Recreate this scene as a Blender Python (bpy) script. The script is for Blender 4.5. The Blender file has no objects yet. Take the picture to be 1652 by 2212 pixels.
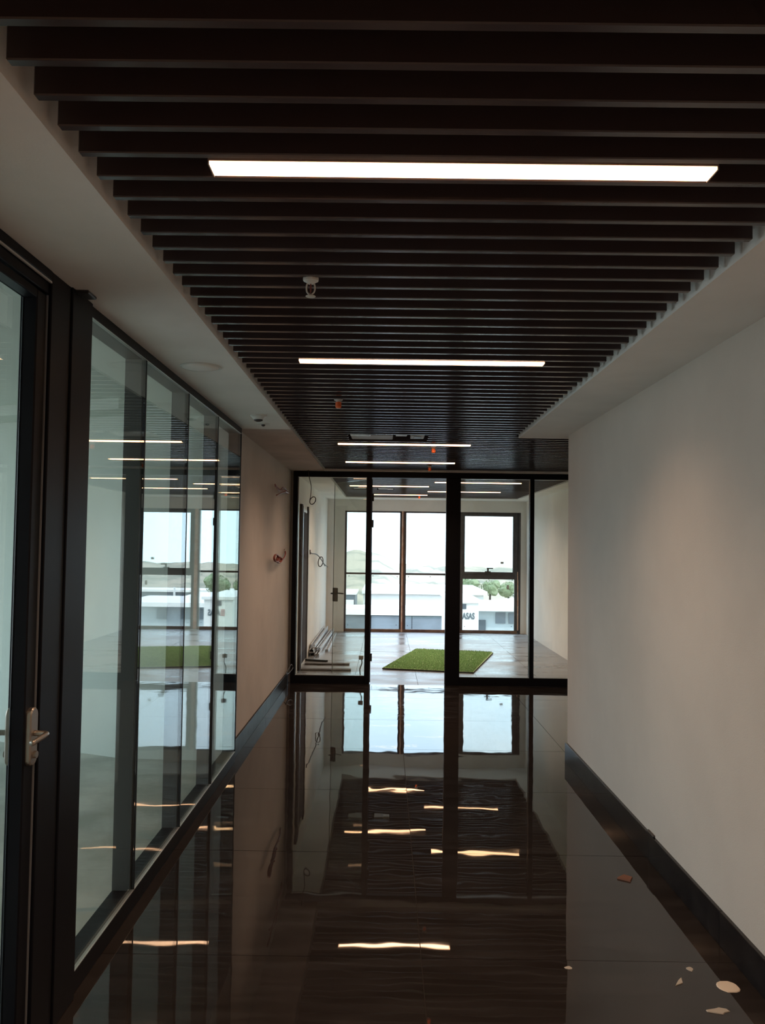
import bpy, bmesh, math, random
from mathutils import Matrix, Vector
random.seed(7)
C = bpy.context.scene
COL = C.collection
# ------------------------------------------------------------------ camera
cam_d = bpy.data.cameras.new('camera'); cam = bpy.data.objects.new('camera', cam_d); COL.objects.link(cam)
F, YAW, PITCH, ROLL = 1799.54, 0.0040, 0.0408, 0.0132
cy, sy = math.cos(YAW), math.sin(YAW)
fw = Vector((-sy*math.cos(PITCH), cy*math.cos(PITCH), math.sin(PITCH)))
rt = Vector((cy, sy, 0)); up = rt.cross(fw)
cr, sr = math.cos(ROLL), math.sin(ROLL)
r2 = cr*rt + sr*up; u2 = -sr*rt + cr*up
M = Matrix(((r2.x, u2.x, -fw.x, 0), (r2.y, u2.y, -fw.y, 0), (r2.z, u2.z, -fw.z, 1.6), (0, 0, 0, 1)))
cam.matrix_world = M
cam_d.sensor_fit = 'HORIZONTAL'; cam_d.sensor_width = 36; cam_d.lens = F/1652*36
cam_d.clip_start = .02; cam_d.clip_end = 3000
C.camera = cam
# ------------------------------------------------------------------ view, world, sun, daylight portals
C.view_settings.view_transform = 'Standard'; C.view_settings.look = 'None'
C.view_settings.exposure = 0.0; C.view_settings.gamma = 1; C.view_settings.use_curve_mapping = False
C.cycles.use_denoising = True
C.cycles.max_bounces = 14; C.cycles.diffuse_bounces = 6; C.cycles.glossy_bounces = 6
C.cycles.transparent_max_bounces = 24
C.cycles.caustics_reflective = False; C.cycles.caustics_refractive = False
C.cycles.sample_clamp_indirect = 6
SKY = 3.9; LED = 10.0; LAMP = 56; SUN = 2.2
w = bpy.data.worlds.new('world'); C.world = w; w.use_nodes = True
nt = w.node_tree; nt.nodes.clear()
wo = nt.nodes.new('ShaderNodeOutputWorld'); bg = nt.nodes.new('ShaderNodeBackground')
tc = nt.nodes.new('ShaderNodeTexCoord'); sx = nt.nodes.new('ShaderNodeSeparateXYZ')
rp = nt.nodes.new('ShaderNodeValToRGB'); ns = nt.nodes.new('ShaderNodeTexNoise'); mx = nt.nodes.new('ShaderNodeMixRGB')
r0 = nt.nodes.new('ShaderNodeValToRGB')
nt.links.new(tc.outputs['Generated'], sx.inputs[0]); nt.links.new(sx.outputs['Z'], rp.inputs[0])
rp.color_ramp.elements[0].color = (.64, .85, 1, 1); rp.color_ramp.elements[1].color = (.55, .72, 1, 1)
rp.color_ramp.elements[0].position = 0.02
ns.inputs['Scale'].default_value = 3.2; ns.inputs['Detail'].default_value = 6
nt.links.new(tc.outputs['Generated'], ns.inputs['Vector'])
r0.color_ramp.elements[0].position = .47; r0.color_ramp.elements[1].position = .68
nt.links.new(ns.outputs['Fac'], r0.inputs[0]); nt.links.new(r0.outputs[0], mx.inputs[0])
nt.links.new(rp.outputs[0], mx.inputs[1]); mx.inputs[2].default_value = (1.0, 1.02, 1.05, 1)
nt.links.new(mx.outputs[0], bg.inputs[0]); bg.inputs[1].default_value = SKY
nt.links.new(bg.outputs[0], wo.inputs[0])
sd = bpy.data.lights.new('sun', 'SUN'); sd.energy = SUN; sd.angle = .02; sd.color = (1, .95, .86)
so = bpy.data.objects.new('sun', sd); COL.objects.link(so)
so.rotation_euler = Vector((-.55, .75, -1.0)).to_track_quat('-Z', 'Y').to_euler(); so.location = (8, -20, 20)
def portal(name, loc, direction, a, b):
    l = bpy.data.lights.new(name, 'AREA'); l.shape = 'RECTANGLE'; l.size = a; l.size_y = b; l.cycles.is_portal = True
    o = bpy.data.objects.new(name, l); COL.objects.link(o); o.location = loc
    o.rotation_euler = Vector(direction).to_track_quat('-Z', 'Z').to_euler()
portal('window_portal', (.85, 15.72, 1.15), (0, -1, 0), 3.3, 2.25)
portal('side_window_portal', (-6.12, 2.4, 1.4), (1, 0, 0), 9.6, 2.4)  # sky sampling for the added side opening that brightens the left room

# ------------------------------------------------------------------ materials
def mat(name, col, rough=.5, metal=0, spec=.5, bump=0, bscale=40, vary=0, vscale=6, stretch=(1, 1, 1), emit=None, estr=0, col2=None, vpos=(.4, .6), rvar=0, coord='Object', bworld=False):
    m = bpy.data.materials.new(name); m.use_nodes = True
    n = m.node_tree; b = n.nodes['Principled BSDF']
    b.inputs['Base Color'].default_value = (*col, 1); b.inputs['Roughness'].default_value = rough
    b.inputs['Metallic'].default_value = metal; b.inputs['Specular IOR Level'].default_value = spec
    t = n.nodes.new('ShaderNodeTexCoord'); mp = n.nodes.new('ShaderNodeMapping'); mp.inputs['Scale'].default_value = stretch
    if coord == 'World':
        g = n.nodes.new('ShaderNodeNewGeometry'); n.links.new(g.outputs['Position'], mp.inputs[0])
    else: n.links.new(t.outputs[coord], mp.inputs[0])
    if vary or col2:
        s = n.nodes.new('ShaderNodeTexNoise'); s.inputs['Scale'].default_value = vscale; s.inputs['Detail'].default_value = 8
        s.inputs['Roughness'].default_value = .6
        n.links.new(mp.outputs[0], s.inputs['Vector'])
        r = n.nodes.new('ShaderNodeValToRGB'); r.color_ramp.elements[0].position = vpos[0]; r.color_ramp.elements[1].position = vpos[1]
        c2 = col2 or tuple(min(1, c*(1+vary)) for c in col)
        c1 = col if col2 else tuple(c*(1-vary) for c in col)
        r.color_ramp.elements[0].color = (*c1, 1); r.color_ramp.elements[1].color = (*c2, 1)
        n.links.new(s.outputs['Fac'], r.inputs[0]); n.links.new(r.outputs[0], b.inputs['Base Color'])
        if rvar:
            q = n.nodes.new('ShaderNodeMapRange'); q.inputs['From Min'].default_value = .35; q.inputs['From Max'].default_value = .7
            q.inputs['To Min'].default_value = rough; q.inputs['To Max'].default_value = rough+rvar
            n.links.new(s.outputs['Fac'], q.inputs[0]); n.links.new(q.outputs[0], b.inputs['Roughness'])
    if bump:
        s2 = n.nodes.new('ShaderNodeTexNoise'); s2.inputs['Scale'].default_value = bscale; s2.inputs['Detail'].default_value = 3
        if bworld:
            n.links.new(n.nodes.new('ShaderNodeNewGeometry').outputs['Position'], s2.inputs['Vector']); s2.inputs['Detail'].default_value = 1.2
        else: n.links.new(mp.outputs[0], s2.inputs['Vector'])
        bp = n.nodes.new('ShaderNodeBump'); bp.inputs['Strength'].default_value = 1.0; bp.inputs['Distance'].default_value = bump
        n.links.new(s2.outputs['Fac'], bp.inputs['Height']); n.links.new(bp.outputs[0], b.inputs['Normal'])
    if emit:
        b.inputs['Emission Color'].default_value = (*emit, 1); b.inputs['Emission Strength'].default_value = estr
    return m
def glass(name, tint=(.93, .97, .95), extra=0.0):
    m = bpy.data.materials.new(name); m.use_nodes = True; n = m.node_tree; n.nodes.clear()
    o = n.nodes.new('ShaderNodeOutputMaterial'); mixs = n.nodes.new('ShaderNodeMixShader')
    tr = n.nodes.new('ShaderNodeBsdfTransparent'); gl = n.nodes.new('ShaderNodeBsdfGlossy')
    fr = n.nodes.new('ShaderNodeFresnel'); ge = n.nodes.new('ShaderNodeNewGeometry')
    mr = n.nodes.new('ShaderNodeMapRange'); mr.inputs['To Min'].default_value = 1.5; mr.inputs['To Max'].default_value = 1/1.5
    n.links.new(ge.outputs['Backfacing'], mr.inputs[0]); n.links.new(mr.outputs[0], fr.inputs['IOR'])
    gl.inputs['Roughness'].default_value = 0.0; gl.inputs['Color'].default_value = (.97, 1, .99, 1)
    tr.inputs['Color'].default_value = (*tint, 1)
    n.links.new(fr.outputs[0], mixs.inputs[0]); n.links.new(tr.outputs[0], mixs.inputs[1]); n.links.new(gl.outputs[0], mixs.inputs[2])
    n.links.new(mixs.outputs[0], o.inputs[0])
    return m
WALL = mat('painted_wall', (.58, .525, .465), .65, bump=.0006, bscale=180, vary=.03, vscale=1.5)
WALLW = mat('plaster_wall', (.57, .53, .49), .8, bump=.0008, bscale=120, vary=.06, vscale=1.2)
WALLR = mat('room_wall', (.82, .82, .78), .7, bump=.0008, bscale=120, vary=.06, vscale=.9)
WALLG = mat('left_room_wall', (.68, .73, .66), .7, bump=.0005, bscale=120, vary=.02, vscale=2)
CEIL = mat('painted_soffit', (.88, .85, .81), .7, bump=.0005, bscale=150, vary=.03, vscale=2)
CEILP = mat('soffit_plaster', (.62, .54, .50), .8, bump=.0008, bscale=80, vary=.08, vscale=2)
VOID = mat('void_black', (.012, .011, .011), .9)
STONE = mat('polished_stone', (.020, .016, .014), .008, spec=.55, col2=(.036, .031, .029), vscale=5, stretch=(.35, 2.6, 1), vpos=(.42, .75), bump=.00055, bscale=4.0, bworld=True, rvar=.02, coord='World')
STONEB = mat('skirting_stone', (.012, .011, .012), .16, spec=.22, col2=(.02, .018, .018), vscale=9, bump=.0002, bscale=8)
STONED = mat('polished_stone_dusty', (.022, .018, .017), .012, spec=.5, col2=(.085, .085, .09), vscale=7, stretch=(.5, 2.2, 1), vpos=(.5, .75), bump=.0007, bscale=5, rvar=.05, coord='World', bworld=True)
STONEL = mat('skirting_stone_dull', (.014, .013, .014), .42, spec=.12, col2=(.03, .03, .032), vscale=9)
GROUT = mat('grout', (.05, .045, .04), .8)
DUST_BOUNCE = mat('dusty_stone', (.15, .14, .14), .22, spec=.5, col2=(.36, .40, .45), vscale=1.6, stretch=(.6, 1.8, 1), vpos=(.35, .62), bump=.0010, bscale=6, rvar=.25, coord='World')  # dust of the far room, reused for the added bounce rows
LFLOOR = mat('left_room_floor', (.52, .53, .47), .35, col2=(.38, .40, .35), vscale=2.5, coord='World', rvar=.2)
BAF = mat('baffle_metal', (.066, .050, .052), .20, spec=.5, bump=.00008, bscale=30)
BAFC = mat('baffle_carrier', (.22, .20, .19), .5, metal=.5)
FRAME = mat('charcoal_aluminium', (.0065, .007, .010), .45, spec=.14, bump=.0001, bscale=60, stretch=(1, 1, .1))
FRAMEG = mat('grey_aluminium', (.10, .105, .10), .45)
GASK = mat('rubber_gasket', (.006, .006, .007), .5)
BEAD = mat('bare_aluminium_bead', (.5, .5, .48), .35, metal=.8)
EDGE = mat('seal_strip', (.20, .22, .24), .6)
GLASS = glass('clear_glass', (.94, .955, .93)); GLASSW = glass('window_glass', (.96, .98, .98))
LEDM = mat('led_diffuser', (.9, .9, .9), .4, emit=(1, .54, .29), estr=LED)
HOUS = mat('lamp_housing', (.35, .30, .28), .5)
WHITEP = mat('white_plastic', (.72, .72, .68), .4); DARKP = mat('dark_plastic', (.03, .03, .03), .4)
GREYP = mat('grey_metal', (.5, .5, .49), .5)
ORNG = mat('orange_cap', (.85, .16, .04), .45)
CHROME = mat('brushed_nickel', (.42, .37, .32), .34, metal=.9)
TURF = mat('green_turf', (.36, .62, .30), .95, col2=(.50, .76, .42), vscale=160, bump=.008, bscale=220)
WINF = mat('window_aluminium', (.055, .05, .055), .45, vary=.25, vscale=14)
FOAM = mat('orange_foam', (.66, .38, .26), .8, col2=(.80, .64, .53), vscale=9, bump=.004, bscale=30)
SILL = mat('red_primer_sill', (.09, .05, .045), .6, col2=(.20, .12, .07), vscale=3, bump=.001)
REDW = mat('red_cable', (.24, .06, .045), .5); BLKW = mat('dark_cable', (.035, .03, .03), .5)
WOODP = mat('grey_plank', (.13, .12, .115), .7, vary=.3, vscale=12, stretch=(.3, 3, 3)); DOORD = mat('dark_door', (.045, .035, .035), .85, spec=.15)
PROF = mat('galvanised_profile', (.55, .54, .54), .35, metal=.6, vary=.2, vscale=15)
PAPER = mat('paper_scrap', (.72, .62, .50), .8); CHIP = mat('brown_chip', (.16, .07, .04), .8); LCHIP = mat('plaster_chip', (.42, .38, .32), .8)
TAPE = mat('masking_tape', (.45, .43, .38), .7)
OWHITE = mat('outdoor_white', (.80, .80, .78), .6); OGREY = mat('outdoor_grey', (.14, .17, .20), .6, vary=.15, vscale=.6)
OPALE = mat('outdoor_pale_blue', (.38, .44, .47), .6, vary=.1, vscale=1)
OGREEN = mat('tree_leaves', (.17, .23, .12), .9, col2=(.26, .31, .19), vscale=1.2, bump=.2, bscale=2)
OHILL = mat('dry_hillside', (.40, .35, .27), .95, col2=(.22, .22, .17), vscale=.09, vpos=(.47, .62), coord='World')
OROCK = mat('yard_ground', (.36, .34, .31), .9, vary=.2, vscale=.2, coord='World')
OTXT = mat('sign_grey', (.10, .13, .15), .6); ORED = mat('sign_red', (.45, .16, .15), .6); ODARK = mat('outdoor_dark', (.07, .09, .11), .5)

# ------------------------------------------------------------------ helpers
def tag(o, label=None, cat=None, group=None, kind=None):
    if label: o['label'] = label
    if cat: o['category'] = cat
    if group: o['group'] = group
    if kind: o['kind'] = kind
    return o
def obj(name, bm, m, parent=None, smooth=False, loc=None):
    me = bpy.data.meshes.new(name); bm.normal_update(); bm.to_mesh(me); bm.free()
    me.materials.append(m)
    if smooth:
        for p in me.polygons: p.use_smooth = True
    o = bpy.data.objects.new(name, me); COL.objects.link(o)
    if loc is not None:
        me.transform(Matrix.Translation(-Vector(loc))); o.location = loc
    if parent:
        o.parent = parent
        if loc is not None: o.location = Vector(loc) - world_loc(parent)
        else:
            me.transform(Matrix.Translation(-world_loc(parent)))
    return o
def world_loc(o):
    v = Vector((0, 0, 0))
    while o: v += o.location; o = o.parent
    return v
def empty(name, loc, label=None, cat=None, group=None, kind=None):
    o = bpy.data.objects.new(name, None); COL.objects.link(o); o.location = loc; o.empty_display_size = .1
    return tag(o, label, cat, group, kind)
def bx(bm, x0, x1, y0, y1, z0, z1, bev=0):
    r = bmesh.ops.create_cube(bm, size=1)
    for v in r['verts']:
        v.co = Vector((x0+(v.co.x+.5)*(x1-x0), y0+(v.co.y+.5)*(y1-y0), z0+(v.co.z+.5)*(z1-z0)))
    if bev:
        ed = list({e for v in r['verts'] for e in v.link_edges})
        bmesh.ops.bevel(bm, geom=ed, offset=bev, segments=1, affect='EDGES')
    return bm
def box(name, m, x0, x1, y0, y1, z0, z1, parent=None, bev=0, loc=None):
    return obj(name, bx(bmesh.new(), x0, x1, y0, y1, z0, z1, bev), m, parent, loc=loc)
def lathe(bm, cx, cy_, prof, seg=24):
    rings = []
    for r, z in prof:
        rings.append([bm.verts.new((cx+r*math.cos(2*math.pi*i/seg), cy_+r*math.sin(2*math.pi*i/seg), z)) for i in range(seg)])
    for a, b in zip(rings, rings[1:]):
        for i in range(seg):
            bm.faces.new((a[i], a[(i+1) % seg], b[(i+1) % seg], b[i]))
    bm.faces.new(rings[0][::-1]); bm.faces.new(rings[-1])
    bmesh.ops.recalc_face_normals(bm, faces=bm.faces)
    return bm
def tube(bm, pts, r, seg=8):
    pts = [Vector(p) for p in pts]; rings = []; prev = None
    for i, p in enumerate(pts):
        t = (pts[min(i+1, len(pts)-1)] - pts[max(i-1, 0)]).normalized()
        if prev is None: a = t.orthogonal().normalized()
        else:
            a = (prev - prev.dot(t)*t)
            a = a.normalized() if a.length > 1e-6 else t.orthogonal().normalized()
        prev = a; b = t.cross(a)
        rr = r[i] if isinstance(r, (list, tuple)) else r
        rings.append([bm.verts.new(p + rr*(math.cos(2*math.pi*k/seg)*a + math.sin(2*math.pi*k/seg)*b)) for k in range(seg)])
    for A, B in zip(rings, rings[1:]):
        for k in range(seg): bm.faces.new((A[k], A[(k+1) % seg], B[(k+1) % seg], B[k]))
    bm.faces.new(rings[0][::-1]); bm.faces.new(rings[-1])
    return bm
def spline(pts, n=8):
    P = [Vector(p) for p in pts]; out = []
    for i in range(len(P)-1):
        p0 = P[max(i-1, 0)]; p1 = P[i]; p2 = P[i+1]; p3 = P[min(i+2, len(P)-1)]
        for k in range(n):
            t = k/n
            out.append(.5*((2*p1) + (-p0+p2)*t + (2*p0-5*p1+4*p2-p3)*t*t + (-p0+3*p1-3*p2+p3)*t**3))
    out.append(P[-1]); return out
def struct(name, m, *b, parent=None, bev=0):
    o = box(name, m, *b, parent=parent, bev=bev)
    if not parent: o['kind'] = 'structure'
    return o

XL, XR, ZS = -1.083, 1.39, 2.465
XBL, XBR = -.7216, 1.04
YP = 9.70            # corridor side face of the far glass partition
YE = 15.60           # window wall
XRR = 2.63
YC = 6.35            # end of the right wall
# ------------------------------------------------------------------ structure: walls
struct('wall_right', WALL, XR, XRR+.12, -4.0, YC, 0, 3.0)
struct('wall_back', WALL, -6.2, XR, -4.1, -4.0, 0, 3.0)
struct('wall_left', WALLW, -1.26, -1.12, 6.215, YE+.02, 0, 3.0)
wl2 = struct('wall_left_jamb', WALLW, -1.18, -1.118, 6.19, 6.215, 0, 2.62)
wl2.name = 'trim_1'
struct('wall_left_near', WALL, -1.18, XL, -4.0, 1.62, 0, 3.0)
struct('wall_room_right', WALLR, XRR, XRR+.12, YC, YE+.02, 0, 3.0)
struct('wall_room_left', WALLR, -1.12, XL-.004, YP+.1, YE+.02, 0, 3.0)
# window wall with its big opening
ww = empty('wall_front', (.7, YE, 0), kind='structure')
WX0, WX1, WZ0, WZ1 = -.76, 2.53, .0, 2.255
box('pier', WALLR, -1.26, WX0, YE, YE+.14, 0, 3.0, ww); box('pier', WALLR, WX1, XRR+.12, YE, YE+.14, 0, 3.0, ww)
box('header', WALLR, WX0, WX1, YE, YE+.14, WZ1, 3.0, ww)
# outer shells so that no daylight leaks
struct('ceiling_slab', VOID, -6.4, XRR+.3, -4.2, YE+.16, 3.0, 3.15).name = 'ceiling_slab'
# left room shell
struct('wall_left_room_far', WALLG, -6.2, -1.26, 8.6, 8.7, 0, 3.0)
def slabpoly(name, m, pts, z0, z1):
    bm = bmesh.new(); a = [bm.verts.new((x, y, z0)) for x, y in pts]; b = [bm.verts.new((x, y, z1)) for x, y in pts]
    bm.faces.new(a[::-1]); bm.faces.new(b)
    for i in range(len(pts)): bm.faces.new((a[i], a[(i+1) % len(pts)], b[(i+1) % len(pts)], b[i]))
    bmesh.ops.recalc_face_normals(bm, faces=bm.faces)
    return obj(name, bm, m)
tag(slabpoly('wall_left_room', WALLG, [(-6.2, 8.02), (-1.93, 6.24), (-1.19, 6.22), (-1.19, 6.42), (-1.9, 6.44), (-6.2, 8.22)], 0, 2.85), kind='structure')
lw = empty('wall_left_room_side', (-6.1, 3, 0), kind='structure')  # window opening added out of view to daylight the left room
box('wall_panel', WALLG, -6.2, -6.1, -4, -2.4, 0, 3.0, lw); box('wall_panel', WALLG, -6.2, -6.1, 7.2, 8.7, 0, 3.0, lw)
box('wall_panel', WALLG, -6.2, -6.1, -2.4, 7.2, 0, .2, lw); box('wall_panel', WALLG, -6.2, -6.1, -2.4, 7.2, 2.6, 3.0, lw)
struct('ceiling_left_room', WALLG, -6.1, -1.18, -4, 8.6, 2.64, 2.70)
# beam across the left room along the far wall
tag(slabpoly('trim_2', WALLG, [(-6.1, 7.62), (-1.93, 5.94), (-1.19, 5.92), (-1.19, 6.22), (-1.93, 6.24), (-6.1, 7.98)], 2.56, 2.64), kind='structure')
struct('trim_3', WALLG, -1.85, -1.19, -4, 5.90, 2.60, 2.64)
struct('floor_left_room', LFLOOR, -6.1, -1.18, -4, 8.6, -.05, 0)
# ------------------------------------------------------------------ ceiling: soffits + baffles
ce = empty('ceiling', (0, 0, ZS), kind='structure')
def soffit(x0, x1, y0, y1, m=CEIL, name='soffit_panel'): return box(name, m, x0, x1, y0, y1, ZS, ZS+.012, ce)
soffit(-1.18, XBL, -4, 6.215); soffit(-1.12, XBL, 6.215, YP+.05, CEILP); soffit(-1.12, XBL, YP+.05, YE, WALLR)
soffit(XBR, XR, -4, YC); soffit(XBR, XRR, YC, 6.56)
soffit(XBL, XRR, 9.58, 9.84); soffit(2.36, XRR, 9.84, YE, WALLR); soffit(XBL, 2.36, 14.88, YE, WALLR)
# upstands on the inner soffit edges
def upst(x0, x1, y0, y1): box('soffit_upstand', CEIL, x0, x1, y0, y1, ZS+.012, ZS+.28, ce)
upst(XBL-.012, XBL, -4, YE); upst(XBR, XBR+.012, -4, 6.56); upst(XBR, XRR, 6.548, 6.56)
upst(XBL, XRR, 9.58, 9.592); upst(XBL, 2.36, 9.828, 9.84); upst(2.36, 2.372, 9.84, 14.88); upst(XBL, 2.36, 14.88, 14.892)
ZB0, ZB1 = 2.472, 2.562
P0, PI_ = 1.353, .1188
bafmesh = {}
def baffle(x0, x1, y):
    k = (round(x0, 3), round(x1, 3))
    if k not in bafmesh:
        bm = bmesh.new(); L = x1-x0
        # U-shaped cap profile: flat bottom, thin bright edge radius, open top
        bx(bm, 0, L, 0, .024, 0, ZB1-ZB0, bev=.0025)
        me = bpy.data.meshes.new('baffle'); bm.to_mesh(me); bm.free(); me.materials.append(BAF); bafmesh[k] = me
    o = bpy.data.objects.new('baffle', bafmesh[k]); COL.objects.link(o); o.parent = ce
    o.location = (x0, y, ZB0-ZS)
    return o
LIGHTS = [(-.414, .745, -.45, ''), (-.414, .745, -2.4, ''), (-.414, .745, 1.865, 'front_most'), (-.418, .737, 3.97, ''), (-.417, .717, 7.11, ''), (-.425, .711, 8.70, ''),  # first two are added behind the camera to brighten the near corridor
          (-.529, .62, 12.10, ''), (.66, 1.83, 11.33, ''), (.66, 1.81, 13.15, ''), (-.25, .70, 14.12, '')]
k = -10; lightY = []
ys = [P0+PI_*i for i in range(-44, 115)]
def gap_for(y): # centre of gap between two baffles nearest to y
    i = round((y - P0 - .024 - (PI_-.024)/2)/PI_)
    return P0+PI_*i+.024+(PI_-.024)/2
for y in ys:
    if y > 14.84: continue
    if 9.50 < y < 9.85: continue
    if y < 6.53: spans = [(XBL+.022, XBR-.022)]
    elif y < 9.5: spans = [(XBL+.022, XRR-.03)]
    else: spans = [(XBL+.022, 2.34)]
    holes = []
    if 6.50 < y < 6.92: holes = [(-.31, .33)]
    if 12.62 < y < 12.92: holes = [(-.52, -.29), (-.14, .12)]
    for hx0, hx1 in holes:
        ns_ = []
        for a, b in spans:
            if a < hx0 < b: ns_.append((a, hx0))
            if a < hx1 < b: ns_.append((hx1, b))
            if not (a < hx0 < b) and not (a < hx1 < b): ns_.append((a, b))
        spans = ns_
    for a, b in spans: baffle(a, b, y)
# carriers on which the slats hang
for x in (-.66, .16, .98): box('carrier', BAFC, x-.006, x+.006, -3.98, 9.55, ZB1, ZB1+.03, ce)
for x in (1.9, 2.5): box('carrier', BAFC, x-.006, x+.006, 6.58, 9.55, ZB1, ZB1+.03, ce)
for x in (-.66, .7, 2.28): box('carrier', BAFC, x-.006, x+.006, 9.86, 14.85, ZB1, ZB1+.03, ce)
# ------------------------------------------------------------------ linear lights
LLAB = ['warm linear light behind the camera, over the middle of the near corridor', 'warm linear light behind the camera, next to the back wall', 'long warm white linear light nearest the camera, largest at the top of the corridor ceiling',
        'second warm linear light along the corridor ceiling, between the two nearest sprinklers',
        'warm linear light beside the open ceiling hatch in the corridor',
        'warm linear light just in front of the far glass partition, last one in the corridor',
        'warm linear light in the far room right behind the glass door, left column',
        'warm linear light in the far room, right column, nearer one behind the wide dark post',
        'warm linear light in the far room, right column, farther one',
        'warm linear light at the far end of the room ceiling, closest to the windows']
for (x0, x1, y, _), lb in zip(LIGHTS, LLAB):
    y = gap_for(y); yy0, yy1 = y-.034, y+.034
    t = empty('linear_light', ((x0+x1)/2, y, ZS), lb, 'ceiling light', 'linear lights between the ceiling slats')
    box('diffuser', LEDM, x0, x1, yy0+.003, yy1-.003, 2.468, 2.474, t)
    bm = bmesh.new(); bx(bm, x0-.003, x1+.003, yy0, yy1, 2.474, 2.535); 
    obj('housing', bm, HOUS, t)
    al = bpy.data.lights.new('lamp', 'AREA'); al.shape = 'RECTANGLE'; al.size = x1-x0-.02; al.size_y = yy1-yy0-.01
    al.energy = LAMP*(x1-x0)*.06*math.pi; al.spread = math.radians(133); al.color = (1, .66, .45)
    ao = bpy.data.objects.new('lamp', al); COL.objects.link(ao); ao.parent = t; ao.location = (0, 0, 2.467-ZS)
    e = box('end_cap', HOUS, x0-.003, x0, yy0, yy1, 2.466, 2.474, t); e = box('end_cap', HOUS, x1, x1+.003, yy0, yy1, 2.466, 2.474, t)
# ------------------------------------------------------------------ floor tiles
fl = empty('floor', (0, 0, 0), kind='structure')
box('screed', GROUT, -1.2, XRR+.1, -4, YE+.14, -.06, -.012, fl)
def tile(x0, x1, y0, y1, m, tilt=.0006, gap=.0015):
    bm = bmesh.new(); cx, cyy = (x0+x1)/2, (y0+y1)/2
    bx(bm, x0-cx+gap, x1-cx-gap, y0-cyy+gap, y1-cyy-gap, -.012, 0)
    o = obj('tile', bm, m); o.parent = fl; o.location = (cx, cyy, 0)
    o.rotation_euler = (random.uniform(-tilt, tilt), random.uniform(-tilt, tilt), 0)
for i in range(-6, 6):
    y0 = 3.31+1.11*i; y1 = min(y0+1.11, YP)
    y0 = max(y0, -4); m_ = DUST_BOUNCE if y1 < 2.3 else STONED if y0 > 7.5 else STONE  # unseen near rows get the pale stone, added to bounce light upward
    tile(-1.2, .16, y0, y1, m_)
    if y1 < YC: tile(.16, 1.40, y0, y1, m_)
    else:
        tile(.16, 1.43, y0, y1, m_); tile(1.43, XRR+.05, y0, y1, m_)
for i in range(6):
    y0 = YP+ i*1.0; y1 = min(y0+1.0, YE+.02)
    for x0, x1 in ((-1.1, -.35), (-.35, .4), (.4, 1.15), (1.15, 1.9), (1.9, XRR+.02)): tile(x0, x1, y0, y1, DUST_BOUNCE, .0015, .002)
# ------------------------------------------------------------------ skirtings
def skirt(name, x0, x1, y0, y1, h):
    o = box(name, STONEB, x0, x1, y0, y1, 0.0, h, bev=.002); o['kind'] = 'structure'; return o
sr_ = empty('baseboard_right', (XR, 3, 0), kind='structure')
yy = -3.99
for y1 in (-1.2, 1.15, 3.45, 4.36): box('skirting_slab', STONEB, XR-.016, XR+.004, yy, y1, 0, .137, sr_, bev=.002); yy = y1+.002
# chipped joint
box('plaster_patch', GROUT, XR-.014, XR+.002, 4.30, 4.40, .137, .148, sr_, bev=.004)
box('skirting_slab', STONEB, XR-.016, XR+.004, 4.362, YC+.014, 0, .137, sr_, bev=.002)
box('skirting_slab', STONEB, XR+.006, XRR, YC-.002, YC+.014, 0, .137, sr_, bev=.002)
sl_ = empty('baseboard_left', (-1.12, 8, 0), kind='structure')
box('skirting_slab', STONEL, -1.124, -1.104, 6.22, 7.9, 0, .132, sl_, bev=.002)
box('skirting_slab', STONEL, -1.124, -1.104, 7.903, YP-.002, 0, .132, sl_, bev=.002)
# ------------------------------------------------------------------ left glass partition
gp = empty('glass_partition', (XL, 4.5, 0), 'dark framed glass partition of four tall panes along the left side of the corridor', 'glass partition')
X0, X1 = XL-.095, XL
box('bottom_rail', FRAME, X0, X1, 2.985, 6.19, 0, .078, gp, bev=.002)
box('top_rail', FRAME, X0, X1, 2.985, 6.19, 2.423, ZS, gp, bev=.002)
box('aluminium_bead', BEAD, XL-.014, XL+.001, 2.99, 6.185, .078, .081, gp)
box('aluminium_bead', BEAD, XL-.014, XL+.001, 2.99, 6.185, 2.420, 2.423, gp)
Js = [3.718, 4.532, 5.339]
ed = [2.985]+Js+[6.17]
for a, b in zip(ed, ed[1:]): box('glass_pane', GLASS, XL-.012, XL-.002, a+.004, b-.004, .081, 2.420, gp)
for j in Js:
    box('silicone_joint', GASK, XL-.014, XL, j-.004, j+.004, .081, 2.420, gp)
    f_ = box('mullion', FRAMEG, X0, XL-.016, j-.012, j+.012, .078, 2.423, gp, bev=.001); f_['label'] = 'grey fin behind the glass joint'
box('mullion', FRAME, X0, X1+.001, 6.17, 6.19, .078, 2.423, gp, bev=.001)
p_ = box('post', FRAME, X0, XL+.012, 2.795, 2.985, 0, ZS, gp, bev=.003)
box('gasket', GASK, X0, XL+.004, 2.783, 2.795, 0, ZS, gp)
box('post', FRAME, X0, XL+.006, 2.632, 2.783, 0, ZS, gp, bev=.003)
box('tape_end', DARKP, XL+.005, XL+.055, 2.82, 2.90, ZS-.012, ZS-.0005, gp, bev=.003)
# header above the left door
box('door_header', FRAME, X0, XL+.008, 1.62, 2.632, 2.432, ZS, gp, bev=.003)
box('aluminium_bead', GREYP, XL-.0, XL+.006, 1.62, 2.632, 2.426, 2.432, gp)
box('door_header', FRAME, X0, XL-.004, 1.62, 2.632, 2.392, 2.428, gp, bev=.003)
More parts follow.
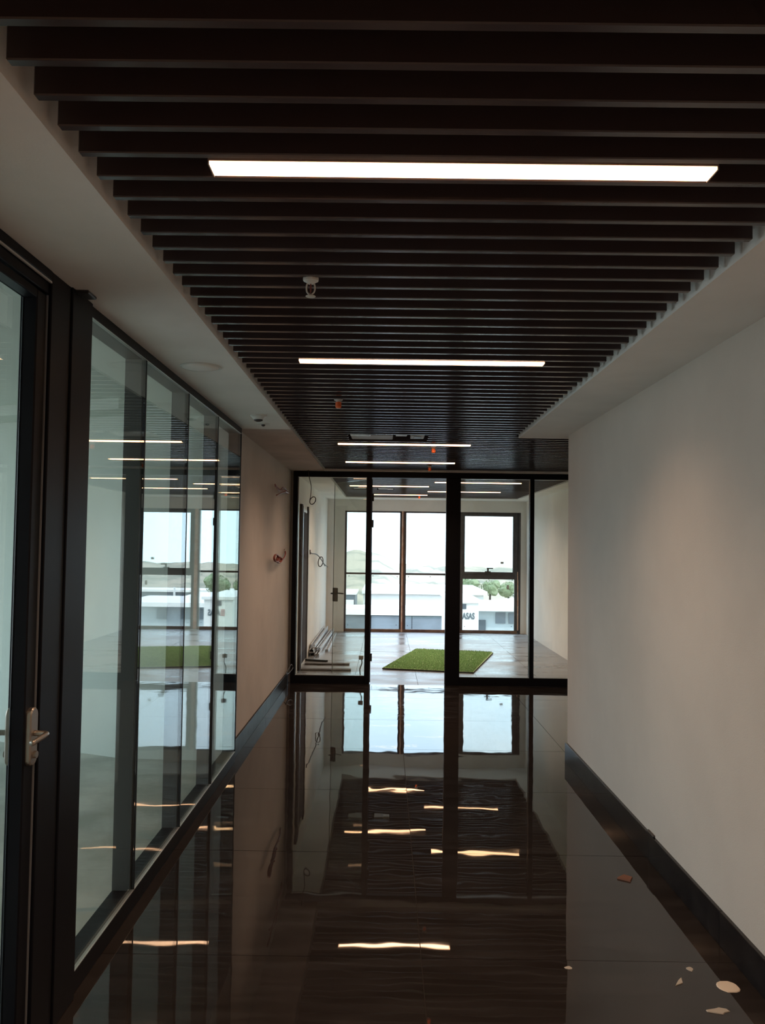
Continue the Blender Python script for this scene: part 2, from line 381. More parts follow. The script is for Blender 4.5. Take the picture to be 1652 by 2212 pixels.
# ------------------------------------------------------------------ door 1 (left, glass leaf)
d1 = empty('door_1', (XL-.03, 2.1, 0), kind='structure')
xd0, xd1 = XL-.055, XL-.006
box('door_stile', FRAME, xd0, xd1, 2.552, 2.622, .015, 2.385, d1, bev=.004)
box('door_stile', FRAME, xd0, xd1, 1.66, 1.73, .015, 2.385, d1, bev=.004)
box('door_rail', FRAME, xd0, xd1, 1.73, 2.552, 2.357, 2.385, d1, bev=.003)
box('door_rail', FRAME, xd0, xd1, 1.73, 2.552, .015, .12, d1, bev=.004)
box('edge_bead', EDGE, xd1-.002, xd1+.0035, 2.6225, 2.6255, .015, 2.385, d1)
box('glass_pane', GLASS, XL-.053, XL-.045, 1.73, 2.552, .12, 2.357, d1)
def rplate(bm, xa, xb, yc, zc, hw, hh, r, seg=6):
    loop = []
    for cxn, czn, a0 in ((1, 1, 0), (-1, 1, 90), (-1, -1, 180), (1, -1, 270)):
        for s in range(seg+1):
            a = math.radians(a0+90*s/seg); loop.append((yc+cxn*(hw-r)+r*math.cos(a), zc+czn*(hh-r)+r*math.sin(a)))
    A = [bm.verts.new((xa, y, z)) for y, z in loop]; ins = .004
    B = [bm.verts.new((xb-(ins if xb > xa else -ins), y, z)) for y, z in loop]
    D = [bm.verts.new((xb, yc+(y-yc)*.88, zc+(z-zc)*.96)) for y, z in loop]
    n = len(loop)
    for P_, Q_ in ((A, B), (B, D)):
        for i in range(n): bm.faces.new((P_[i], P_[(i+1) % n], Q_[(i+1) % n], Q_[i]))
    bm.faces.new(A[::-1]); bm.faces.new(D); bmesh.ops.recalc_face_normals(bm, faces=bm.faces)
def handle(parent, xf, yc, zc, out, lever):
    bm = bmesh.new(); rplate(bm, xf, xf+out*.016, yc, zc, .026, .088, .022)
    h_ = obj('door_handle', bm, CHROME, parent, smooth=False)
    bm = bmesh.new()
    xo = xf+out*.055
    tube(bm, spline([(xf+out*.014, yc, zc+.01), (xf+out*.04, yc, zc+.01), (xo, yc-.006, zc+.01), (xo+out*.004, yc-.03*lever*-1*-1, zc+.01), (xo+out*.002, yc-lever*.115, zc+.006)], 5), .0085, 10)
    obj('lever', bm, CHROME, h_, smooth=True)
    bm = bmesh.new(); tube(bm, [(xf+out*.014, yc, zc-.055), (xf+out*.026, yc, zc-.055)], .011, 12)
    obj('key_cylinder', bm, CHROME, h_, smooth=False)
handle(d1, xd1, 2.588, 1.0, 1, 1)
handle(d1, xd0, 2.588, 1.0, -1, 1)
# ------------------------------------------------------------------ far glass partition
fp = empty('glass_partition', (.7, YP, 0), 'black framed glass partition with an open doorway closing off the end of the corridor', 'glass partition')
Y0, Y1 = YP, YP+.09
box('top_rail', FRAME, XL, XRR-.001, Y0, Y1, 2.398, 2.464, fp, bev=.002)
box('post', FRAME, XL-.0, -1.028, Y0, Y1, 0.0, 2.398, fp, bev=.002)
box('bottom_rail', FRAME, -1.028, -.228, Y0, Y1, 0, .095, fp, bev=.002)
box('bottom_rail', FRAME, .872, XRR-.001, Y0, Y1, 0, .095, fp, bev=.002)
box('post', FRAME, -.228, -.168, Y0, Y1, 0, 2.398, fp, bev=.002)
o = box('post', FRAME, .705, .872, Y0-.004, Y1, 0, 2.398, fp, bev=.003); o['label'] = 'wide black post right of the doorway'
box('mullion', FRAME, 1.68, 1.73, Y0, Y1, .095, 2.398, fp, bev=.002)
for a, b in ((-1.028, -.228), (.872, 1.68), (1.73, XRR-.002)):
    box('glass_pane', GLASS, a, b, Y0+.04, Y0+.05, .099, 2.394, fp)
    box('aluminium_bead', BEAD, a, b, Y0+.006, Y0+.04, .095, .099, fp)
    box('aluminium_bead', BEAD, a, b, Y0+.006, Y0+.04, 2.394, 2.398, fp)
box('aluminium_bead', BEAD, -1.028, -1.022, Y0+.052, Y0+.088, .095, 2.394, fp)
# door 2: frameless leaf opened into the room
d2 = empty('door_2', (-.158, YP+.08, 0), kind='structure')
a2 = math.atan2(.72, -.49)
def leafbox(name, m, s0, s1, t0, t1, z0, z1, parent=d2, bev=0):
    bm = bx(bmesh.new(), s0, s1, t0, t1, z0, z1, bev)
    me = bpy.data.meshes.new(name); bm.to_mesh(me); bm.free(); me.materials.append(m)
    o = bpy.data.objects.new(name, me); COL.objects.link(o); o.parent = parent
    if parent is d2: o.rotation_euler = (0, 0, a2)
    return o
leafbox('glass_leaf', GLASS, .012, .87, -.005, .005, .01, 2.385)
leafbox('leaf_edge', BEAD, .870, .8712, -.004, .004, .01, 2.385)
leafbox('leaf_edge', GASK, .008, .012, -.005, .005, .01, 2.385)
lk = leafbox('lock_case', FRAMEG, .78, .862, -.016, .016, .90, 1.07, bev=.004)
for s in (1, -1):
    bm = bmesh.new(); tube(bm, [(.835, s*.014, 1.0), (.835, s*.05, 1.0), (.828, s*.056, 1.0), (.72, s*.056, 1.0)], .009, 8)
    h_ = obj('lever', bm, FRAMEG, smooth=False); h_.parent = lk
for z in (.30, 1.86, 2.17): leafbox('hinge', DARKP, -.012, .055, -.014, .014, z-.045, z+.045, bev=.002)
# ------------------------------------------------------------------ windows of the far room
def window(n, x0, x1, frame=.035, ztr=1.083, th=.035, casement=False):
    t = empty('window_%d' % n, ((x0+x1)/2, YE+.06, 0), kind='structure')
    ya, yb = YE+.02, YE+.08
    box('window_frame', WINF, x0, x0+frame, ya, yb, .05, WZ1, t, bev=.003)
    box('window_frame', WINF, x1-frame, x1, ya, yb, .05, WZ1, t, bev=.003)
    box('window_frame', WINF, x0, x1, ya, yb, WZ1-frame*.8, WZ1, t, bev=.003)
    box('window_sill', SILL, x0, x1, ya-.01, yb, .0, .052, t, bev=.004)
    tr = box('transom', WINF, x0+frame, x1-frame, ya, yb, ztr-th/2, ztr+th/2, t, bev=.003)
    if casement:
        f = .032
        s = box('casement_sash', WINF, x0+frame, x0+frame+f, ya-.012, yb-.01, ztr+th/2, WZ1-.03, t, bev=.003)
        box('sash_rail', WINF, x1-frame-f, x1-frame, ya-.012, yb-.01, ztr+th/2, WZ1-.03, s, bev=.003)
        box('sash_rail', WINF, x0+frame+f, x1-frame-f, ya-.012, yb-.01, ztr+th/2, ztr+th/2+.045, s, bev=.003)
        box('sash_rail', WINF, x0+frame+f, x1-frame-f, ya-.012, yb-.01, WZ1-.075, WZ1-.03, s, bev=.003)
        xc = (x0+x1)/2-.02
        hb = box('window_handle', DARKP, xc-.055, xc+.055, ya-.03, ya-.012, ztr+.03, ztr+.105, t, bev=.004)
        box('lever', DARKP, xc-.016, xc+.016, ya-.05, ya-.026, ztr+.10, ztr+.165, hb, bev=.003)
        box('lever', DARKP, xc-.022, xc+.095, ya-.06, ya-.045, ztr+.15, ztr+.172, hb, bev=.003)
        box('glass_pane', GLASSW, x0+frame+f, x1-frame-f, ya+.02, ya+.026, ztr+th/2+.045, WZ1-.075, t)
        box('glass_sticker', TAPE, x1-.31, x1-.25, ya+.0185, ya+.0195, 1.295, 1.335, t)
        box('glass_sticker', TAPE, x1-.19, x1-.15, ya+.0185, ya+.0195, .82, .90, t)
    else:
        box('glass_pane', GLASSW, x0+frame, x1-frame, ya+.02, ya+.026, ztr+th/2, WZ1-frame*.8, t)
    box('glass_pane', GLASSW, x0+frame, x1-frame, ya+.02, ya+.026, .052, ztr-th/2, t)
    for px, pz in ((x0+frame+.05, ztr-.05), ((x0+x1)/2, ztr-.045), (x1-frame-.04, ztr-.055), (x0+frame+.04, .12), (x1-frame-.05, .13)):
        box('fixing_clip', DARKP, px-.007, px+.007, ya+.012, ya+.0195, pz-.007, pz+.007, t)
    return t
window(1, WX0, .305); window(2, .355, 1.335); window(3, 1.405, 2.53-.06, frame=.05, ztr=1.05, th=.09, casement=True)
fo = empty('trim_4', (.33, YE+.05, 0), kind='structure')
box('foam_strip', FOAM, .305, .333, YE+.015, YE+.09, 0, WZ1, fo, bev=.004); box('jamb_strip', SILL, .333, .355, YE+.012, YE+.09, 0, WZ1, fo)
box('foam_strip', FOAM, 1.335, 1.405, YE+.02, YE+.09, 0, WZ1, fo, bev=.006)
bm = bmesh.new()
for i in range(7):
    z = .06+i*.155; ww_ = random.uniform(.012, .035)
    bx(bm, 2.471, 2.471+ww_, YE+.012, YE+.085, z, z+.158)
obj('foam_strip', bm, FOAM, fo)
box('jamb_strip', WINF, 2.470, 2.497, YE+.03, YE+.09, 0, WZ1, fo)
box('jamb_strip', WINF, 2.496, 2.53, YE+.005, YE+.09, 0, WZ1, fo, bev=.003)
# ------------------------------------------------------------------ ceiling devices
def sprinkler(x, y, label, cap=False, z=2.472, drop=0):
    t = empty('sprinkler', (x, y, z), label, 'sprinkler', 'pendent sprinklers between the ceiling slats')
    zz = z-drop
    obj('escutcheon', lathe(bmesh.new(), x, y, [(.012, zz+.02), (.024, zz+.012), (.026, zz), (.025, zz-.006), (.014, zz-.012), (.010, zz-.016)], 20), WHITEP if not cap else GREYP, t, smooth=False)
    if drop: obj('pipe', lathe(bmesh.new(), x, y, [(.010, zz+.02), (.010, zz+.14)], 12), BLKW, t)
    else: obj('pipe', lathe(bmesh.new(), x, y, [(.010, zz+.02), (.010, zz+.1)], 12), BLKW, t)
    if cap:
        obj('protective_cap', lathe(bmesh.new(), x, y, [(.010, zz-.014), (.017, zz-.018), (.018, zz-.045), (.013, zz-.052)], 18), ORNG, t, smooth=False)
    else:
        bm = bmesh.new()
        for s in (-1, 1): tube(bm, spline([(x+s*.011, y, zz-.014), (x+s*.014, y, zz-.028), (x+s*.011, y, zz-.044), (x, y, zz-.052)], 4), .0028, 6)
        obj('frame_arms', bm, WHITEP, t, smooth=True)
        obj('glass_bulb', lathe(bmesh.new(), x, y, [(.002, zz-.016), (.003, zz-.03), (.002, zz-.046)], 8), REDW, t, smooth=True)
        obj('deflector', lathe(bmesh.new(), x, y, [(.004, zz-.050), (.016, zz-.056), (.0165, zz-.058), (.005, zz-.060)], 20), WHITEP, t)
sprinkler(-.256, 2.70, 'white pendent sprinkler hanging below the dark slats nearest the camera')
sprinkler(-.292, 4.95, 'sprinkler with an orange cap, farther along behind the second light', True, z=2.472)
sprinkler(.41, 7.27, 'orange capped sprinkler just behind the light beside the ceiling hatch', True)
sprinkler(.47, 9.02, 'orange capped sprinkler just above the far glass partition', True)
sprinkler(.57, 14.25, 'orange capped sprinkler in the far room near the windows', True)
sp = empty('ceiling_speaker', (-.916, 4.04, ZS), 'round flat white speaker disc set in the left white soffit', 'speaker')
obj('rim', lathe(bmesh.new(), -.916, 4.04, [(.100, ZS), (.100, ZS-.004), (.093, ZS-.007), (.090, ZS-.004)], 40), WHITEP, sp)
obj('grille', lathe(bmesh.new(), -.916, 4.04, [(.090, ZS-.001), (.089, ZS-.006), (.05, ZS-.009), (.004, ZS-.0095)], 40), CEIL, sp, smooth=True)
sm = empty('smoke_detector', (-.862, 5.55, ZS), 'domed white smoke detector with a dark tip on the left soffit', 'smoke detector')
obj('base', lathe(bmesh.new(), -.862, 5.55, [(.055, ZS), (.055, ZS-.008), (.046, ZS-.014), (.032, ZS-.03)], 28), WHITEP, sm)
obj('sensor_tip', lathe(bmesh.new(), -.862, 5.55, [(.030, ZS-.030), (.028, ZS-.038), (.012, ZS-.044)], 24), DARKP, sm)
s2_ = empty('ceiling_sensor', (-.885, 5.93, ZS), 'small low sensor behind the smoke detector on the left soffit', 'sensor')
obj('base', lathe(bmesh.new(), -.885, 5.93, [(.045, ZS), (.043, ZS-.005), (.015, ZS-.008)], 24), WHITEP, s2_)
obj('lens', lathe(bmesh.new(), -.885, 5.93, [(.014, ZS-.008), (.012, ZS-.018), (.004, ZS-.022)], 16), DARKP, s2_)
# duct unit in the hatch
hu = empty('duct_unit', (.0, 6.72, 2.5), 'grey metal duct unit seen through the open hatch in the slatted corridor ceiling', 'duct unit')
box('casing', GREYP, -.29, .05, 6.62, 6.88, 2.482, 2.70, hu, bev=.006)
box('flange', PROF, -.29, -.13, 6.54, 6.62, 2.474, 2.53, hu, bev=.003)
for i in range(4): box('louvre', DARKP, -.12+i*.04, -.086+i*.04, 6.60, 6.619, 2.485, 2.54, hu, bev=.002)
jb = empty('junction_box', (.11, 6.66, 2.5), 'open white box hanging in the middle of the ceiling hatch', 'junction box')
box('box_body', WHITEP, .07, .16, 6.53, 6.60, 2.474, 2.53, jb, bev=.004); box('box_opening', DARKP, .085, .145, 6.524, 6.531, 2.485, 2.52, jb, bev=.001)
jb2 = empty('junction_box', (.24, 6.66, 2.5), 'grey box with a dark square cover at the right end of the ceiling hatch', 'junction box')
box('box_body', GREYP, .19, .30, 6.56, 6.75, 2.474, 2.56, jb2, bev=.004); box('cover', DARKP, .215, .275, 6.60, 6.71, 2.471, 2.4745, jb2, bev=.002)
hu2 = empty('duct_unit', (-.40, 12.77, 2.5), 'small grey unit in the left opening of the far room ceiling', 'duct unit')
box('casing', GREYP, -.50, -.31, 12.66, 12.86, 2.48, 2.60, hu2, bev=.004); box('louvre', DARKP, -.46, -.35, 12.654, 12.661, 2.50, 2.56, hu2, bev=.002)
hu3 = empty('duct_unit', (0, 12.77, 2.5), 'white grey unit in the right opening of the far room ceiling', 'duct unit')
box('casing', GREYP, -.12, .02, 12.66, 12.88, 2.475, 2.60, hu3, bev=.004); box('bracket', WHITEP, .02, .11, 12.68, 12.84, 2.47, 2.52, hu3, bev=.004)
# ------------------------------------------------------------------ cables
def cable(name, parts, m, label, cat='cable', parent=None):
    bm = bmesh.new()
    for pts, r in parts: tube(bm, spline(pts, 6), r, 8)
    o = obj(name, bm, m, parent, smooth=True)
    if not parent: tag(o, label, cat)
    return o
xw = -1.12
cable('cable', [([(xw+.002, 9.52, 2.195), (xw+.03, 9.2, 2.185), (xw+.05, 8.8, 2.17), (xw+.05, 8.4, 2.155), (xw+.05, 8.0, 2.178)], .006),
               ([(xw+.002, 9.50, 2.185), (xw+.03, 9.1, 2.165), (xw+.06, 8.7, 2.15), (xw+.06, 8.35, 2.115), (xw+.05, 8.13, 2.083)], .006),
               ([(xw+.002, 9.51, 2.20), (xw+.04, 9.0, 2.195), (xw+.06, 8.55, 2.19), (xw+.06, 8.25, 2.135), (xw+.05, 8.0, 2.165)], .005),
               ([(xw+.002, 9.52, 2.19), (xw+.03, 9.2, 2.175), (xw+.05, 8.75, 2.165)], .012)], REDW,
      'upper bundle of reddish cables sticking out of the left wall')
def ring(cx, cyy, cz, ry, rz, n=22, turns=2.1, dx=.01):
    return [(cx+dx*i/n, cyy+ry*math.cos(2*math.pi*i/n), cz+rz*math.sin(2*math.pi*i/n)) for i in range(int(n*turns))]
cable('cable', [([(xw+.003, 9.30, 1.525), (xw+.03, 9.1, 1.50), (xw+.05, 8.8, 1.455), (xw+.05, 8.45, 1.435)], .009),
               (ring(xw+.05, 8.33, 1.45, .17, .032), .006), (ring(xw+.06, 8.05, 1.47, .16, .034), .006),
               ([(xw+.003, 9.28, 1.55), (xw+.03, 9.0, 1.545)], .004)], REDW, 'lower coil of reddish cable hanging from the left wall')
def ringx(cx, cyy, cz, rx, rz, n=22, turns=2.1, dy=.012, tilt=.0):
    out = []
    for i in range(int(n*turns)):
        a = 2*math.pi*i/n; u = rx*math.cos(a); v = rz*math.sin(a)
        out.append((cx+u*math.cos(tilt)-v*math.sin(tilt), cyy+dy*i/n, cz+u*math.sin(tilt)+v*math.cos(tilt)))
    return out
cable('cable', [([(-.905, 9.60, 2.475), (-.895, 9.62, 2.40), (-.868, 9.62, 2.28), (-.872, 9.62, 2.17), (-.882, 9.62, 2.12)], .004),
               (ringx(-.848, 9.62, 2.115, .030, .046, tilt=-.45), .005)], BLKW,
      'thin dark cable ending in a ring, hanging in front of the far partition')
xr = XL-.004
cable('cable', [([(xr+.02, 11.85, 1.50), (xr+.03, 11.95, 1.48), (xr+.06, 12.5, 1.46), (xr+.08, 13.1, 1.38), (xr+.1, 13.7, 1.26)], .008),
               ([(xr+.02, 11.85, 1.47), (xr+.02, 11.82, 1.53)], .008),
               ([(xr+.07, 13.0, 1.40), (xr+.09, 13.6, 1.30), (xr+.13, 13.9, 1.24)], .006),
               (ringx(-.995, 12.85, 1.345, .036, .075, tilt=-.15), .007)], BLKW,
      'grey cable coil with loose wire ends on the left wall of the far room')
cable('cable', [([(-1.095, 9.3, .15), (-1.08, 9.45, .19), (-1.06, 9.6, .23), (-1.05, 9.64, .18), (-1.075, 9.45, .15), (-1.08, 9.3, .165)], .006)], BLKW,
      'small loop of dark cable lying on the end of the left skirting')
# floor socket with cable near the doorway
fs = empty('wall_socket', (-.27, 10.0, 0), 'small grey socket box on a bent cable left of the doorway, behind the glass', 'socket')
box('socket_box', GREYP, -.30, -.245, 9.97, 10.02, .245, .29, fs, bev=.004)
cable('cable', [([(-.268, 10.0, .25), (-.262, 10.0, .2), (-.285, 10.0, .13), (-.28, 10.02, .05), (-.29, 10.03, .001)], .007)], BLKW, None, parent=fs).location = (0, 0, 0)
# ------------------------------------------------------------------ door 3 in the far room's left wall
d3 = empty('door_3', (xr, 11.1, 0), kind='structure')
box('door_panel', DOORD, xr, xr+.012, 10.79, 11.50, .05, 2.03, d3, bev=.002)
box('door_jamb', DOORD, xr, xr+.03, 10.52, 10.66, .02, 2.12, d3, bev=.002)
box('door_jamb', BEAD, xr, xr+.034, 10.665, 10.70, .02, 2.10, d3)
box('door_jamb', DOORD, xr, xr+.02, 11.50, 11.56, .05, 2.13, d3, bev=.002)
box('jamb_lining', WHITEP, xr, xr+.022, 10.745, 10.785, .03, 2.05, d3)
box('jamb_lining', WHITEP, xr, xr+.024, 11.56, 11.60, .03, 2.09, d3)
br = box('bracket', WHITEP, xr, xr+.03, 10.79, 11.2, 2.03, 2.06, d3)
# ------------------------------------------------------------------ mat, planks, profiles in the far room
cn = [(-.022, 10.888), (.492, 12.97), (1.647, 12.649), (1.135, 10.639)]
bm = bmesh.new()
vb = [bm.verts.new((x, y, .004)) for x, y in cn]; vt = [bm.verts.new((x, y, .018)) for x, y in cn]
bm.faces.new(vb); bm.faces.new(vt[::-1])
for i in range(4): bm.faces.new((vb[i], vb[(i+1) % 4], vt[(i+1) % 4], vt[i]))
bmesh.ops.recalc_face_normals(bm, faces=bm.faces)
tm = empty('turf_mat', (.8, 11.8, 0), 'bright green artificial turf mat lying on the dusty floor of the far room', 'mat')
obj('backing', bm, DARKP, tm)
bm = bmesh.new(); e_ = .004
u_ = Vector((cn[3][0]-cn[0][0], cn[3][1]-cn[0][1])); v_ = Vector((cn[1][0]-cn[0][0], cn[1][1]-cn[0][1]))
NN = 90
for i in range(NN):
    for j in range(150):
        a, b = (i+random.random())/NN, (j+random.random())/150
        a = .008+a*.984; b = .005+b*.99
        q = Vector(cn[0])+a*u_+b*v_; th = random.random()*6.28; wd = .006; h = random.uniform(.010, .02)
        dx_, dy_ = wd*math.cos(th), wd*math.sin(th)
        v1 = bm.verts.new((q.x-dx_, q.y-dy_, .017)); v2 = bm.verts.new((q.x+dx_, q.y+dy_, .017)); v3 = bm.verts.new((q.x+random.uniform(-.006, .006), q.y+random.uniform(-.006, .006), .018+h))
        bm.faces.new((v1, v2, v3))
o = obj('turf_blades', bm, TURF, tm); o['kind'] = 'stuff'
bm = bmesh.new()
vb = [bm.verts.new((x, y, .0185)) for x, y in cn]; bm.faces.new(vb); bmesh.ops.recalc_face_normals(bm, faces=bm.faces)
o = obj('turf_base', bm, TURF, tm)
o = box('plank', WOODP, -1.06, -.46, 11.20, 11.31, 0.001, .02, bev=.002); tag(o, 'farther of two grey planks on the floor behind the left pane', 'plank', 'planks on the far room floor')
o = box('plank', WOODP, -1.06, -.42, 10.68, 10.80, 0.001, .02, bev=.002); tag(o, 'nearer of two grey planks on the floor behind the left pane', 'plank', 'planks on the far room floor')
def profile(x, y0, y1, z, wx, hz, label, ang=0, m=PROF):
    bm = bmesh.new(); L = y1-y0; t_ = .004
    bx(bm, -wx/2, wx/2, 0, L, 0, t_); bx(bm, -wx/2, -wx/2+t_, 0, L, t_, hz); bx(bm, wx/2-t_, wx/2, 0, L, t_, hz)
    bx(bm, -wx/2+t_, -wx/2+.02, 0, L, hz-t_, hz); bx(bm, wx/2-.02, wx/2-t_, 0, L, hz-t_, hz)
    o = obj('metal_profile', bm, m); o.location = (x, y0, z); o.rotation_euler = (0, 0, ang)
    return tag(o, label, 'metal profile', 'pile of metal profiles along the left wall')
profile(-1.035, 12.1, 15.2, 0, .06, .055, 'channel profile on the floor tight against the left wall of the far room')
profile(-.955, 11.95, 15.0, 0, .06, .05, 'channel profile on the floor, second from the left wall')
profile(-.86, 12.6, 15.1, 0, .05, .035, 'channel profile on the floor at the outer edge of the pile', .012)
profile(-1.04, 12.0, 15.1, .057, .06, .05, 'light channel profile lying second high at the wall side of the pile')
profile(-.965, 12.3, 15.15, .052, .06, .045, 'channel profile lying second high on the outer side of the pile', -.01)
profile(-1.035, 12.15, 15.0, .109, .07, .05, 'topmost channel profile of the pile by the left wall', .003)
profile(-.78, 11.5, 11.85, 0, .05, .025, 'short dark offcut of profile lying in front of the pile', 1.2, DARKP)
# ------------------------------------------------------------------ litter on the corridor floor
def chip(pts, z, h, m, name, label, cat, group=None):
    bm = bmesh.new(); cx = sum(p[0] for p in pts)/len(pts); cyy = sum(p[1] for p in pts)/len(pts)
    a = [bm.verts.new((x-cx, y-cyy, 0)) for x, y in pts]; b = [bm.verts.new((cx+(x-cx)*.92-cx, cyy+(y-cyy)*.92-cyy, h+random.uniform(0, h*.4))) for x, y in pts]
    bm.faces.new(a[::-1]); c_ = bm.verts.new((0, 0, h*1.2))
    n = len(pts)
    for i in range(n):
        bm.faces.new((a[i], a[(i+1) % n], b[(i+1) % n], b[i])); bm.faces.new((b[i], b[(i+1) % n], c_))
    bmesh.ops.recalc_face_normals(bm, faces=bm.faces)
    o = obj(name, bm, m); o.location = (cx, cyy, z); return tag(o, label, cat, group)
def blob(cx, cyy, rx, ry, n=12, j=.15, seed=1):
    R_ = random.Random(seed); return [(cx+rx*math.cos(6.283*i/n)*(1+R_.uniform(-j, j)), cyy+ry*math.sin(6.283*i/n)*(1+R_.uniform(-j, j))) for i in range(n)]
chip(blob(1.278, 3.13, .040, .042, 16, .08, 3), .0005, .002, PAPER, 'paper_scrap', 'largest pale round paper scrap by the right skirting', 'paper scrap')
chip([(1.145, 4.12), (1.19, 4.16), (1.225, 4.13), (1.20, 4.08)], .0005, .006, CHIP, 'brown_chip', 'reddish brown chip on the floor near the right skirting', 'chip')
chip(blob(1.18, 2.965, .035, .018, 9, .4, 5), .0005, .002, LCHIP, 'plaster_chip', 'long thin plaster flake at the bottom right edge of the floor', 'chip')
chip([(1.085, 3.13), (1.12, 3.15), (1.128, 3.19), (1.11, 3.17)], .0005, .002, LCHIP, 'plaster_chip', 'hooked plaster flake left of the round paper scrap', 'chip')
chip(blob(1.185, 3.255, .014, .016, 8, .3, 8), .0005, .002, LCHIP, 'plaster_chip', 'small plaster flake above the round paper scrap', 'chip')
chip(blob(.72, 3.25, .014, .012, 7, .4, 9), .0005, .0015, LCHIP, 'plaster_chip', 'tiny plaster flake out in the middle of the near floor', 'chip')
# ------------------------------------------------------------------ outdoors
def terrain():
    bm = bmesh.new(); rows = []
    Ys = [18, 30, 60, 100, 130, 160, 190, 215, 240, 260, 280, 300, 330]; n = 260
    def crest(t): # drop below eye level in units of distance, by tangent of azimuth
        pts = [(-.6, .012), (-.2, .010), (-.05, .0085), (-.04, .006), (-.022, .0065), (-.008, .009), (0, .012), (.006, .016), (.013, .021), (.04, .0235), (.1, .024), (.17, .0235), (.3, .022), (.7, .02)]
        for (a, u), (b, v) in zip(pts, pts[1:]):
            if a <= t <= b: return u+(v-u)*(t-a)/(b-a)
        return pts[0][1] if t < 0 else pts[-1][1]
    for y in Ys:
        row = []
        for i in range(n+1):
            t = -.9+1.8*i/n; c_ = crest(t)
            zc = 1.6-c_*y - (0 if y >= 300 else 0)
            base = -9-.03*y
            k_ = max(0, (y-150)/150); k_ = min(1, k_)
            z = base*(1-k_)+(1.6-c_*300)*k_ + (random.uniform(-.45, .45) if y > 120 else 0)
            if y > 310: z -= 12
            row.append(bm.verts.new((t*y*1.1, y, z)))
        rows.append(row)
    for a, b in zip(rows, rows[1:]):
        for i in range(n): bm.faces.new((a[i], a[i+1], b[i+1], b[i]))
    bmesh.ops.recalc_face_normals(bm, faces=bm.faces)
    return bm
hl = obj('hillside', terrain(), OHILL, smooth=True); hl['kind'] = 'structure'
for p in hl.data.polygons:
    pass
box('yard_ground', OROCK, -300, 300, -300, 19, -9.6, -9.5)['kind'] = 'structure'
b1 = empty('shed', (0, 48, -9.8), 'long low grey blue shed with a flat white roof edge outside the windows', 'building')
box('wall', OGREY, -14, 13, 45, 48, -9.9, -2.1, b1); box('roof_edge', OWHITE, -14.1, 13.1, 44.8, 45, -2.1, -1.78, b1); box('roof', OWHITE, -14.1, 13.1, 45, 48.2, -2.0, -1.80, b1)
for i in range(12): box('wall_panel', OGREY, -13.9+i*2.2, -11.75+i*2.2, 44.93, 45, -9, -2.15, b1)
b2 = empty('building', (-6, 70, -11), 'white flat roofed building behind the long shed', 'building')
box('wall', OWHITE, -1.85, 8.5, 72, 84, -12, -2.5, b2); box('roof', OWHITE, -1.95, 8.8, 71.6, 84, -2.5, -2.2, b2)
for i in range(5): box('window', ODARK, .4+i*1.45, .75+i*1.45, 71.9, 72, -4.3, -3.9, b2)
b3 = empty('building', (14, 66, -11), 'grey blue building with a hipped white roof seen through the right window', 'building')
box('wall', OGREY, 9.2, 13.4, 62, 66, -12, -2.75, b3)
box('roof_edge', OWHITE, 9.0, 13.6, 61.7, 66.3, -2.75, -2.55, b3)
bm = bmesh.new(); vv = [bm.verts.new(c) for c in ((9.0, 61.7, -2.55), (13.6, 61.7, -2.55), (13.6, 66.3, -2.55), (9.0, 66.3, -2.55), (10.6, 64, -2.1), (12.0, 64, -2.1))]
for f_ in ((0, 1, 5, 4), (1, 2, 5), (2, 3, 4, 5), (3, 0, 4)): bm.faces.new([vv[i] for i in f_])
bmesh.ops.recalc_face_normals(bm, faces=bm.faces); obj('roof', bm, OWHITE, b3)
for i in range(2): box('window', ODARK, 10+i*1.6, 10.8+i*1.6, 61.93, 62, -4.4, -3.6, b3)
b7 = empty('building', (21, 98, -12), 'far grey hall with a white roof line behind the hipped roof', 'building')
box('wall', OGREY, 15.7, 32, 98, 102, -13, -4.1, b7); box('roof_edge', OWHITE, 15.5, 32.2, 97.7, 102.2, -4.1, -3.84, b7)
b6 = empty('building', (-6, 66, -11), 'grey building with a thin white roof edge at the left edge of the left window', 'building')
box('wall', OGREY, -13, -2.3, 65, 70, -12, -2.2, b6); box('roof_edge', OWHITE, -13.1, -2.2, 64.8, 70.1, -2.2, -2.05, b6)
box('annex', OWHITE, -3.4, -2.4, 64.2, 64.9, -12, -2.6, b6)
b4 = empty('cabin', (2, 22, -9.6), 'white site cabin with a grey ASAS sign on its side', 'cabin')
box('wall', OWHITE, 1.64, 2.36, 21, 24, -9.9, .20, b4); box('roof', OWHITE, 1.60, 2.42, 20.95, 24.1, .20, .27, b4)
box('sign_line', OTXT, 1.70, 2.15, 20.985, 21, -.56, -.54, b4); box('sign_line', OTXT, 1.75, 2.1, 20.985, 21, -.68, -.665, b4)
box('window', ODARK, 1.93, 2.05, 20.98, 21, .05, .17, b4)
tcu = bpy.data.curves.new('sign_text', 'FONT'); tcu.body = 'ASAS'; tcu.size = .22; tcu.extrude = .005; tcu.offset = .006; tcu.align_x = 'LEFT'
to_ = bpy.data.objects.new('tmp_text', tcu); COL.objects.link(to_)
dg = bpy.context.evaluated_depsgraph_get(); dg.update()
me = bpy.data.meshes.new_from_object(to_.evaluated_get(dg)); bpy.data.objects.remove(to_)
me.materials.clear(); me.materials.append(OTXT)
tx = bpy.data.objects.new('sign_text', me); COL.objects.link(tx); tx.parent = b4
tx.rotation_euler = (math.pi/2, 0, 0); tx.location = Vector((1.985-.03, 20.99, -.20)) - b4.location; tx.scale = (.62, 1, 1)
bm = bmesh.new(); bx(bm, 1.84, 1.93, 20.985, 21, -.20, -.185); bx(bm, 1.84, 1.93, 20.985, 21, -.06, -.045); bx(bm, 1.84, 1.85, 20.985, 21, -.185, -.06); bx(bm, 1.92, 1.93, 20.985, 21, -.185, -.06)
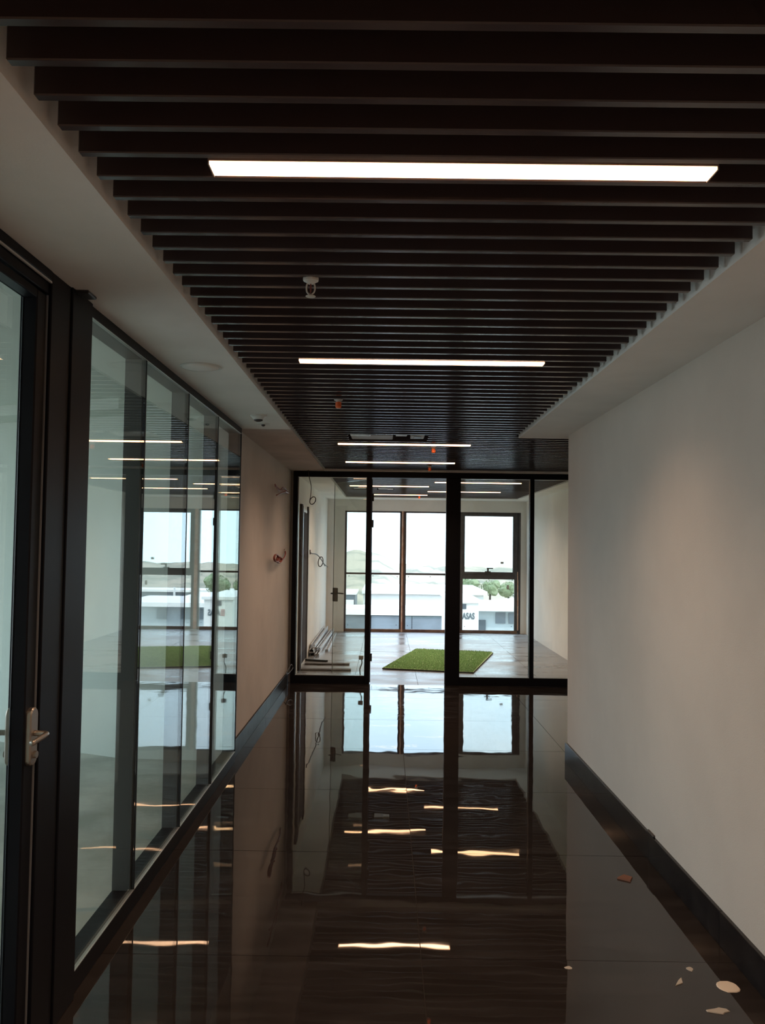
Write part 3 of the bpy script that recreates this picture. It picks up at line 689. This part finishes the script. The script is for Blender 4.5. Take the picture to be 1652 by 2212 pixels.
bx(bm, 1.865, 1.905, 20.985, 21, -.10, -.088); bx(bm, 1.865, 1.905, 20.985, 21, -.165, -.153); bx(bm, 1.88, 1.892, 20.985, 21, -.153, -.10)
obj('sign_logo', bm, ORED, b4)
b5 = empty('cabin', (3, 26, -9.6), 'low grey blue cabin to the right of the white sign cabin', 'cabin')
box('wall', OPALE, 2.75, 5.5, 26, 29, -9.9, -.35, b5); box('roof', OWHITE, 2.65, 6, 25.6, 29, -.35, -.22, b5)
for x in (3.45, 3.85, 4.6): box('window', OGREY, x, x+.3, 25.95, 26, -.75, -.42, b5)
box('door', ODARK, 2.9, 3.14, 25.95, 26, -1.3, -.65, b5)
# lamp pole
o = obj('lamp_pole', tube(bmesh.new(), [(7.9, 40, -9.7), (7.9, 40, -.5)], .05, 8), OWHITE); tag(o, 'thin white pole standing in the yard', 'pole')
# trees
def tree(x, y, z, r, label, seed):
    R_ = random.Random(seed); t = empty('tree', (x, y, z-r*2.2), label, 'tree', 'trees beyond the sheds')
    obj('trunk', tube(bmesh.new(), [(x, y, z-r*2.4), (x, y, z)], [.14, .08], 7), DOORD, t)
    bm = bmesh.new()
    for i in range(9):
        c_ = Vector((x+R_.uniform(-.6, .6)*r, y+R_.uniform(-.5, .5)*r, z+R_.uniform(-.45, .45)*r)); rr = r*R_.uniform(.35, .6)
        q = bmesh.ops.create_icosphere(bm, subdivisions=2, radius=rr)
        for v in q['verts']: v.co = c_+v.co*R_.uniform(.8, 1.15)
    # leaf tufts
    for i in range(700):
        a = R_.uniform(0, 6.28); b = R_.uniform(-1, 1); q = math.sqrt(1-b*b); p = Vector((x+q*math.cos(a)*r*1.0, y+q*math.sin(a)*r*.9, z+b*r*.85))
        s_ = r*.09; vs = [bm.verts.new(p+Vector((R_.uniform(-s_, s_), R_.uniform(-s_, s_), R_.uniform(-s_, s_)))) for _ in range(3)]; bm.faces.new(vs)
    obj('crown', bm, OGREEN, t)
tl = [(9.5, 92, -2.6, 1.0), (11.7, 93, -2.9, 1.0), (13.9, 94, -3.1, 1.0), (-5.6, 86, -1.2, 1.5), (14.6, 84, -2.6, 1.2)]
tlab = ['leftmost of the three pale green trees above the sign cabin', 'middle one of the three pale green trees above the sign cabin', 'rightmost of the three pale green trees above the sign cabin',
        'green tree behind the grey building at the left window',
        'dark rounded tree to the right of the pale green trees']
for i, (q, lb) in enumerate(zip(tl, tlab)): tree(*q, lb, i+3)
